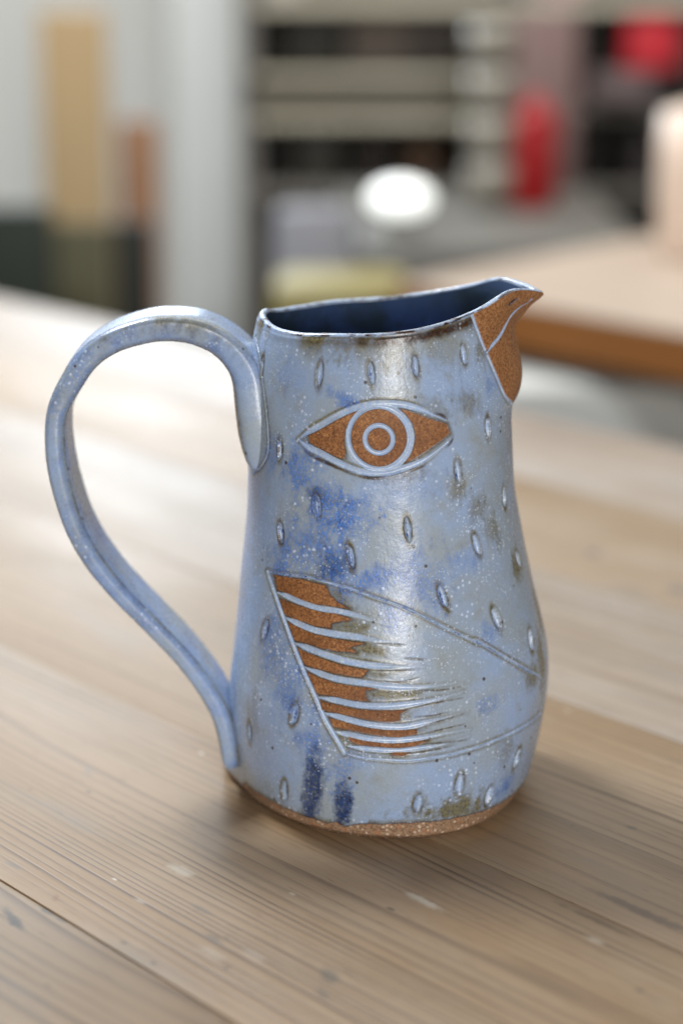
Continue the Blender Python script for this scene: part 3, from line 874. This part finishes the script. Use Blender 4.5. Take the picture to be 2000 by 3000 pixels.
# ------------------------------------------------------------------ wood
def wood_material(name, seed, spacing, contrast, wob, light, dark, stains=()):
    n = N(name)
    co = n.tc.outputs['Object']
    x, y, z = n.sep(co)
    off = n.mapping(co, loc=(seed * 3.17, seed * 1.31, 0))
    warp = n.noise(n.mapping(off, (1.6, 9, 1)), 1.0, 2, 0.5)
    warp2 = n.noise(n.mapping(off, (9, 60, 1)), 1.0, 2, 0.5)
    c = n.math('ADD', y, n.math('MULTIPLY', warp, wob))
    c = n.math('ADD', c, n.math('MULTIPLY', warp2, 0.0016))
    c = n.math('ADD', c, n.math('MULTIPLY', n.noise(n.mapping(off, (0.15, 16, 1)), 1.0, 3), 0.075))
    fr = n.math('FRACT', n.math('DIVIDE', c, spacing))
    late = n.math('MULTIPLY', n.step(fr, 0.38, 0.84), n.step(fr, 0.87, 0.99, 1.0, 0.0))
    gate = n.step(n.noise(n.mapping(off, (1.2, 26, 1)), 1.0, 2), 0.34, 0.58, 0.30, 1.0)
    brk = n.step(n.noise(n.mapping(off, (14, 420, 1)), 1.0, 3, 0.7), 0.3, 0.65, 0.62, 1.0)
    wnz = n.t.nodes.new('ShaderNodeTexWhiteNoise'); wnz.noise_dimensions = '1D'
    n.t.links.new(n.math('FLOOR', n.math('DIVIDE', c, spacing)), wnz.inputs['W'])
    late = n.math('MULTIPLY', late, n.step(wnz.outputs['Value'], 0.0, 1.0, 0.40, 1.0))
    late = n.math('MULTIPLY', n.math('MULTIPLY', late, gate), brk)
    fib = n.noise(n.mapping(off, (30, 1400, 1)), 1.0, 4, 0.75)
    blot = n.noise(n.mapping(off, (5, 16, 1)), 1.0, 5, 0.65)
    L, D = lin(*light), lin(*dark)
    Lw = lin(light[0] - 8, light[1] - 14, light[2] - 20)
    base = n.mix(n.step(blot, 0.34, 0.66), Lw, L)
    base = n.mix(n.math('MULTIPLY', n.step(fib, 0.42, 0.7), 0.35), base, lin(light[0] - 42, light[1] - 46, light[2] - 48))
    base = n.mix(n.math('MULTIPLY', late, contrast), base, D)
    grey = n.noise(n.mapping(off, (5, 22, 1)), 1.0, 4, 0.65)
    base = n.mix(n.step(grey, 0.54, 0.72, 0, 0.55), base, lin(122, 112, 100))
    # fine dark pores running with the grain
    pore = n.noise(n.mapping(off, (55, 900, 1)), 1.0, 2, 0.6)
    base = n.mix(n.step(pore, 0.62, 0.74, 0, 0.55), base, D)
    # scattered small dents and specks
    d, cc = n.voronoi(n.mapping(off, (55, 130, 1)), 1.0)
    r = n.sep(cc)
    sp = n.math('MULTIPLY', n.step(d, 0.05, 0.15, 1.0, 0.0), n.step(r[0], 0.84, 0.86))
    base = n.mix(n.math('MULTIPLY', sp, 0.7), base, lin(70, 62, 54))
    sw = n.math('MULTIPLY', n.step(d, 0.04, 0.12, 1.0, 0.0), n.step(r[1], 0.95, 0.96))
    base = n.mix(n.math('MULTIPLY', sw, 0.7), base, lin(226, 216, 200))
    # fine random scratches, lying at odd angles
    for ang, s0 in ((0.5, 2.0), (-0.8, 7.0)):
        sv = n.noise(n.mapping(n.mapping(off, rot=(0, 0, ang)), (12, 260, 1), loc=(s0, 0, 0)), 1.0, 1)
        base = n.mix(n.step(sv, 0.76, 0.80, 0, 0.5), base, lin(108, 94, 78))
    wn = n.noise(co, 160, 3, 0.7)
    for (sx, sy, ra, rb, ang, rgb, amt) in stains:
        p = n.mapping(n.mapping(co, loc=(-sx, -sy, 0)), (1 / ra, 1 / rb, 0))
        if ang:
            p = n.mapping(n.mapping(n.mapping(co, loc=(-sx, -sy, 0)), rot=(0, 0, ang)), (1 / ra, 1 / rb, 0))
        vm = n.t.nodes.new('ShaderNodeVectorMath'); vm.operation = 'LENGTH'
        n.t.links.new(p, vm.inputs[0])
        f = n.step(n.math('ADD', vm.outputs['Value'], n.math('MULTIPLY', n.math('SUBTRACT', wn, 0.5), 1.6)), 0.35, 1.25, amt, 0.0)
        base = n.mix(f, base, lin(*rgb))
    hgt = n.math('SUBTRACT', n.math('MULTIPLY', fib, 0.25), n.math('MULTIPLY', late, 0.9))
    n.sh(Base_Color=base, Roughness=n.step(blot, 0.3, 0.7, 0.36, 0.50), Normal=n.bump(hgt, 0.22, 0.0006))
    n.b.inputs['Specular IOR Level'].default_value = 0.42
    return n.m


def box_mesh(name, x0, x1, y0, y1, z0, z1, bev=0.0, segs=2):
    import bmesh
    bm = bmesh.new()
    vs = [bm.verts.new((x, y, z)) for x in (x0, x1) for y in (y0, y1) for z in (z0, z1)]
    for f in ((0, 1, 3, 2), (4, 6, 7, 5), (0, 4, 5, 1), (2, 3, 7, 6), (0, 2, 6, 4), (1, 5, 7, 3)):
        bm.faces.new([vs[i] for i in f])
    if bev:
        bmesh.ops.bevel(bm, geom=list(bm.edges), offset=bev, segments=segs, affect='EDGES', profile=0.6)
    bmesh.ops.recalc_face_normals(bm, faces=bm.faces)
    me = bpy.data.meshes.new(name)
    bm.to_mesh(me)
    bm.free()
    if bev:
        for p in me.polygons:
            p.use_smooth = True
        try:
            me.set_sharp_from_angle(angle=math.radians(40))
        except Exception:
            pass
    return me


def lathe_mesh(name, prof, n=48, sx=1.0, sy=1.0):
    vs, fs = [], []
    for r, z in prof:
        for k in range(n):
            a = 2 * math.pi * k / n
            vs.append((r * math.cos(a) * sx, r * math.sin(a) * sy, z))
    for i in range(len(prof) - 1):
        for k in range(n):
            fs.append((i * n + k, i * n + (k + 1) % n, (i + 1) * n + (k + 1) % n, (i + 1) * n + k))
    fs.append(tuple(reversed(range(n))))
    fs.append(tuple((len(prof) - 1) * n + k for k in range(n)))
    me = bpy.data.meshes.new(name)
    me.from_pydata(vs, [], fs)
    me.update()
    for p in me.polygons:
        p.use_smooth = len(p.vertices) == 4
    return me


FLOOR = -0.74


def build_table():
    # planks lie along the direction (-0.656, 0.755); the local y axis runs across them
    ang = math.atan2(0.75460552, -0.65617871)
    # object frame: local x along planks, local y across towards the far side (n = (0.7546, 0.6562))
    rz = ang - math.pi
    t = empty('workbench', (0, 0, 0), rz)
    tag(t, 'worn pine workbench of wide pale planks carrying the jug', 'table')
    G = 0.00012
    bounds = [0.064, 0.199, 0.333, 0.4662, 0.6055, 0.7400, 0.8750, 1.008]
    st = {1: [(-0.5312, 0.3203, 0.01, 0.0022, 0.25, (52, 52, 54), 0.8), (-0.5292, 0.3322, 0.006, 0.0016, 0, (60, 58, 58), 0.7), (-0.521, 0.3321, 0.004, 0.0014, 0, (66, 64, 62), 0.6),
     (-0.4889, 0.3326, 0.03, 0.0015, 0, (98, 86, 76), 0.5)],
 2: [(-0.4336, 0.3722, 0.006, 0.003, 0.5, (92, 86, 78), 0.6), (-0.4256, 0.3632, 0.005, 0.0018, 0.3, (92, 86, 78), 0.55), (-0.4769, 0.3606, 0.005, 0.002, 0.1, (96, 86, 76), 0.6),
     (-0.496, 0.3703, 0.006, 0.0016, 0, (104, 92, 80), 0.55), (-0.4689, 0.3538, 0.008, 0.0028, 0, (190, 180, 166), 0.25),
     (-0.4596, 0.3628, 0.008, 0.0022, 0, (190, 180, 166), 0.22), (-0.4528, 0.4298, 0.0085, 0.0022, 0.05, (196, 186, 170), 0.55),
     (-0.5349, 0.3393, 0.003, 0.0012, 0.6, (120, 84, 48), 0.7), (-0.566, 0.3423, 0.006, 0.0016, -0.1, (104, 98, 90), 0.6),
     (-0.5145, 0.3588, 0.004, 0.001, 0, (196, 186, 170), 0.35), (-0.3964, 0.4514, 0.004, 0.0016, 0, (200, 188, 170), 0.4),
     (-0.5248, 0.3834, 0.008, 0.0032, 0, (196, 188, 172), 0.35), (-0.4586, 0.3518, 0.0016, 0.0014, 0, (80, 72, 64), 0.6), (-0.4047, 0.4621, 0.02, 0.0014, 0, (60, 44, 36), 0.5),
     (-0.62, 0.4101, 0.006, 0.0016, 0.5, (120, 106, 92), 0.6)],
 3: [(-0.397, 0.4784, 0.03, 0.0026, 0, (70, 54, 46), 0.6), (-0.4472, 0.5274, 0.003, 0.0015, 0, (96, 86, 78), 0.6)],
 5: [(-0.6984, 0.7832, 0.006, 0.004, 0, (74, 74, 76), 0.85), (-0.6244, 0.7656, 0.008, 0.005, 0, (84, 84, 86), 0.7)]}
    # ring spacing, contrast and waviness of the grain, tone of each plank
    par = [(0.009, 0.6, 0.03, (152, 132, 108)), (0.0085, 0.9, 0.075, (146, 127, 104)), (0.0048, 0.85, 0.022, (153, 132, 107)), (0.0052, 0.8, 0.030, (154, 134, 110)),
           (0.010, 0.45, 0.05, (160, 148, 135)), (0.009, 0.45, 0.04, (158, 140, 119)), (0.009, 0.4, 0.04, (164, 154, 144))]
    for i in range(len(bounds) - 1):
        sp, ct, wb, light = par[i]
        m = wood_material('pine_%d' % i, i + 1.0, sp, ct, wb, light, (72, 52, 36), st.get(i, ()))
        me = box_mesh('plank', -2.5, 0.25, bounds[i] + G, bounds[i + 1] - G, -0.034, -0.0004 * (i == 1), 0.0008 if i < 2 else 0.0004)
        link('plank', me, m, t)
    return t, rz


M_apron = plain('bench_frame_wood', (120, 96, 70))


jug = build_jug()
bench, brz = build_table()

# bench legs, standing on the floor below the planks
for (lx, ly) in ((-2.4, 0.15), (-2.4, 0.92), (0.15, 0.15), (0.15, 0.92)):
    link('leg', box_mesh('leg', lx - 0.04, lx + 0.04, ly - 0.04, ly + 0.04, FLOOR, -0.035, 0.004), M_apron, bench)

# ------------------------------------------------------------------ the room behind, out of focus
m_wall = plain('wall_paint', (226, 229, 227), 0.7, 0.03, 2)
m_floor = plain('concrete_floor', (150, 150, 146), 0.6, 0.1, 3)
tag(link('floor', box_mesh('floor', -6, 6, -4, 7, FLOOR - 0.1, FLOOR), m_floor), kind='structure')
tag(link('back_wall', box_mesh('back_wall', -6, 6, 4.4, 4.5, FLOOR, 2.6), m_wall), kind='structure')


def slab(name, rect, Y, depth, rgb, label, cat, rough=0.55, group=None, bev=0.004, z0=None):
    x0, x1, zb, zt = rect
    if z0 is not None:
        zb = z0
    xc = (x0 + x1) / 2
    o = link(name, box_mesh(name, x0 - xc, x1 - xc, 0, depth, 0, zt - zb, bev), plain(name + '_paint', rgb, rough))
    o.location = (xc, Y, zb)
    return tag(o, label, cat, group)


slab('door', (-0.298, -0.165, -0.364, 0.582), 3.7, 0.05, (216, 220, 219), 'tall pale grey door panel, blurred behind the handle', 'door', z0=FLOOR)
slab('board', (-0.439, -0.341, -0.195, 0.238), 3.05, 0.02, (178, 152, 112), 'tall beige wooden board standing upright at the left wall', 'board', z0=FLOOR)
slab('board', (-0.339, -0.278, -0.211, 0.073), 3.15, 0.02, (152, 112, 82), 'short reddish-brown board beside the tall beige board', 'board', z0=FLOOR)
slab('crate', (-0.575, -0.390, -0.146, -0.013), 2.75, 0.04, (24, 34, 20), 'dark green crate at the far left behind the workbench', 'crate', z0=FLOOR)
slab('bin', (-0.312, -0.259, -0.155, -0.037), 2.8, 0.03, (16, 20, 10), 'narrow blackish-green bin in front of the reddish-brown board', 'bin', z0=FLOOR)
slab('panel', (-0.410, -0.329, -0.171, -0.052), 2.9, 0.03, (84, 80, 56), 'dull olive sheet standing in for the shaded lower part of the tall beige board', 'panel', z0=FLOOR)  # darker olive sheet carries the shade on the lower part of the board

# shelf unit against the wall
sh = empty('shelf_unit', (0.0, 3.45, FLOOR))
tag(sh, 'dark grey shelf unit with pale rails filling the background', 'shelf')
m_dark = plain('shelf_dark', (112, 108, 102), 0.6)
m_rail = plain('shelf_rail', (196, 190, 170), 0.3)
link('back_panel', box_mesh('back_panel', -0.16, 1.6, 0.42, 0.44, 0, 1.9), m_dark, sh)
for x in (-0.17, 0.31, 1.0):
    link('upright', box_mesh('upright', x, x + 0.03, 0.02, 0.42, 0, 1.9, 0.003), m_dark, sh)
for (z0, z1, x0, x1, m) in ((0.97, 0.985, -0.14, 1.6, m_rail), (0.855, 0.868, -0.14, 0.31, m_rail), (0.785, 0.80, -0.14, 0.31, m_rail), (0.80, 0.81, 0.34, 1.0, m_dark), (0.66, 0.68, -0.14, 1.6, m_dark)):
    link('shelf_board', box_mesh('shelf_board', x0, x1, 0.0, 0.41, z0, z1, 0.002), m, sh)
slab('box', (-0.159, 0.196, 0.070, 0.129), 3.47, 0.25, (92, 86, 72), 'long flat tan box lying between the shelf rails', 'box', bev=0.002)
slab('book', (-0.096, 0.000, 0.136, 0.223), 3.5, 0.2, (40, 38, 28), 'black-brown box on the upper shelf', 'box')
slab('box', (0.009, 0.115, 0.135, 0.223), 3.52, 0.2, (112, 100, 90), 'taupe box on the upper shelf beside the black-brown box', 'box')
slab('box', (0.115, 0.196, 0.134, 0.222), 3.54, 0.2, (88, 80, 74), 'brownish box right of the taupe box on the upper shelf', 'box')
slab('jar', (-0.080, 0.000, -0.067, 0.055), 3.48, 0.15, (44, 42, 32), 'dark jar standing left on the lower shelf', 'jar', bev=0.02)

# bench and things on it
slab('cabinet', (-0.006, 0.383, -0.235, -0.036), 2.5, 0.75, (98, 96, 90), 'long grey cabinet below the shelf unit', 'cabinet', z0=FLOOR)
slab('bucket', (-0.085, 0.019, -0.098, 0.025), 2.45, 0.05, (146, 146, 152), 'pale lilac-grey tub left of the grey cabinet', 'tub', bev=0.03, z0=FLOOR)
slab('bin', (-0.077, 0.076, -0.095, -0.033), 2.2, 0.14, (140, 128, 74), 'mustard yellow bin just behind the jug rim', 'bin', bev=0.02, z0=FLOOR)
CAB = (-0.006, 0.383, -0.235, -0.036)[3]

# glowing oval added on the cabinet in place of a bright reflection
lp = empty('reflection_glow', (0.075, 2.62, CAB))
tag(lp, 'glowing white oval standing in for a bright reflection above the grey cabinet', 'glow')
n = N('glow_surface')
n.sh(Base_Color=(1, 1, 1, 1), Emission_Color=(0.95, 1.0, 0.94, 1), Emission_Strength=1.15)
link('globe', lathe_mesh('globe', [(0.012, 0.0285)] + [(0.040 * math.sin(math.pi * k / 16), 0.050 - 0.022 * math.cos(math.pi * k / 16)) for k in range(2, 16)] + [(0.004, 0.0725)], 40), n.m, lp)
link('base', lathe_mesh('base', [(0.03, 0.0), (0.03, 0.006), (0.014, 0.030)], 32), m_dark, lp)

# column of stacked bowls
bz = CAB
for k in range(4):
    prof = [(0.02, 0), (0.022, 0.004), (0.034, 0.022), (0.037, 0.064), (0.034, 0.064), (0.030, 0.03), (0.004, 0.012)]
    b = link('bowl', lathe_mesh('bowl', prof, 40), plain('bowl_glaze', (132, 126, 114), 0.10))
    b.location = (0.212, 2.95, bz)
    tag(b, ['lowest', 'second lowest', 'second highest', 'highest'][k] + ' of four glossy grey-beige cups stacked on the cabinet', 'cup', 'stacked cups')
    bz += 0.0645

red = link('bottle', lathe_mesh('bottle', [(0.034, 0), (0.036, 0.004), (0.036, 0.12), (0.030, 0.138), (0.014, 0.148), (0.014, 0.16)], 40), plain('red_plastic', (160, 8, 16), 0.35))
red.location = (0.272, 2.96, CAB + 0.0)
tag(red, 'bright red bottle beside the stacked cups', 'bottle')
slab('box', (0.270, 0.361, 0.117, 0.230), 3.2, 0.12, (128, 104, 100), 'dusty pink-grey tall box above the red bottle', 'box', z0=CAB)
slab('box', (0.470, 0.556, 0.134, 0.223), 3.46, 0.12, (196, 34, 48), 'red box on the right of the upper shelf', 'box')
slab('box', (0.415, 0.510, 0.082, 0.129), 3.44, 0.12, (112, 98, 98), 'mauve-grey box below the red box', 'box')
pk = link('ball', lathe_mesh('ball', [(0.055 * math.sin(math.pi * k / 16) + 0.001, 0.05 - 0.05 * math.cos(math.pi * k / 16)) for k in range(17)], 40), plain('pink_plastic', (246, 206, 220), 0.2))
pk.location = (0.36, 3.5, FLOOR + 0.985)
tag(pk, 'shiny pale pink ball on the top shelf, cut by the picture edge', 'ball')

# second table to the right
import bmesh
t2 = empty('side_table', (0.3, 1.9, FLOOR))
tag(t2, 'pale-topped table with a brown edge standing behind the workbench at right', 'table')
cor = [(0.055, 2.005), (0.62, 1.30), (1.40, 1.90), (0.86, 2.95)]
bm = bmesh.new()
lo = [bm.verts.new((x - 0.3, y - 1.9, -0.042 - FLOOR)) for x, y in cor]
hi = [bm.verts.new((x - 0.3, y - 1.9, -0.003 - FLOOR)) for x, y in cor]
bm.faces.new(lo[::-1]); bm.faces.new(hi)
for i in range(4):
    bm.faces.new((lo[i], lo[(i + 1) % 4], hi[(i + 1) % 4], hi[i]))
bmesh.ops.recalc_face_normals(bm, faces=bm.faces)
me = bpy.data.meshes.new('edge_band'); bm.to_mesh(me); bm.free()
link('edge_band', me, plain('brown_edge', (140, 88, 40), 0.5), t2)
me = bpy.data.meshes.new('table_top')
me.from_pydata([(x - 0.3, y - 1.9, z - FLOOR) for z in (-0.0025, 0.0) for x, y in [(0.3 + (a - 0.3) * 0.997, 1.9 + (b - 1.9) * 0.997) for a, b in cor]], [], [(0, 3, 2, 1), (4, 5, 6, 7), (0, 1, 5, 4), (1, 2, 6, 5), (2, 3, 7, 6), (3, 0, 4, 7)])
link('table_top', me, plain('pale_top', (172, 155, 138), 0.45, 0.05, 5), t2)
for x, y in ((0.16, 2.0), (0.64, 1.42), (1.3, 1.92), (0.84, 2.8)):
    link('leg', box_mesh('leg', x - 0.33, x - 0.27, y - 1.93, y - 1.87, 0, -0.043 - FLOOR, 0.003), M_apron, t2)
pot = link('canister', lathe_mesh('canister', [(0.07, 0), (0.074, 0.006), (0.076, 0.10), (0.074, 0.15), (0.05, 0.158)], 48), plain('peach_enamel', (228, 204, 184), 0.35))
pot.location = (0.412, 2.2, 0.0)
tag(pot, 'pale peach canister at the right edge on the side table', 'canister')

# small jars and tins along the shelves
SHELF = FLOOR
for (x, y, z, r, h, rgb, word) in (
        (-0.105, 3.56, 0.985, 0.040, 0.075, (176, 176, 176), 'pale grey'), (0.305, 3.60, 0.985, 0.030, 0.05, (70, 70, 74), 'slate'),
        (0.40, 3.66, 0.81, 0.032, 0.10, (120, 96, 92), 'dusty rose'), (0.47, 3.56, 0.81, 0.028, 0.07, (60, 58, 60), 'charcoal'),
        (0.545, 3.60, 0.81, 0.035, 0.11, (86, 80, 82), 'plum-grey'), (0.05, 3.60, 0.68, 0.035, 0.08, (92, 86, 82), 'stone grey'),
        (0.14, 3.56, 0.68, 0.030, 0.09, (122, 96, 76), 'terracotta'), (0.23, 3.62, 0.68, 0.026, 0.07, (150, 146, 136), 'bone white'),
        (0.42, 3.56, 0.68, 0.034, 0.10, (64, 62, 60), 'soot black'), (0.52, 3.58, 0.68, 0.030, 0.085, (128, 122, 124), 'ash lilac')):
    j = empty('jar', (x, y, SHELF + z))
    tag(j, word + ' lidded jar, one of the blurred jars on the shelf unit', 'jar', 'jars on the shelf unit')
    link('pot', lathe_mesh('pot', [(r * 0.8, 0), (r, 0.01), (r, h * 0.75), (r * 0.7, h * 0.84)], 32), plain('jar_' + word.replace(' ', '_'), rgb, 0.18), j)
    link('lid', lathe_mesh('lid', [(r * 0.76, h * 0.845), (r * 0.78, h * 0.97), (r * 0.6, h)], 32), plain('jar_lid', (120, 118, 112), 0.2, metallic=0.8), j)

gap_block = slab('tub', (0.14, 0.62, FLOOR, -0.062), 1.80, 0.30, (206, 206, 200), 'pale grey block under the side table, added in place of the light floor', 'tub', bev=0.02)  # pale block added to lighten the gap where the floor shows
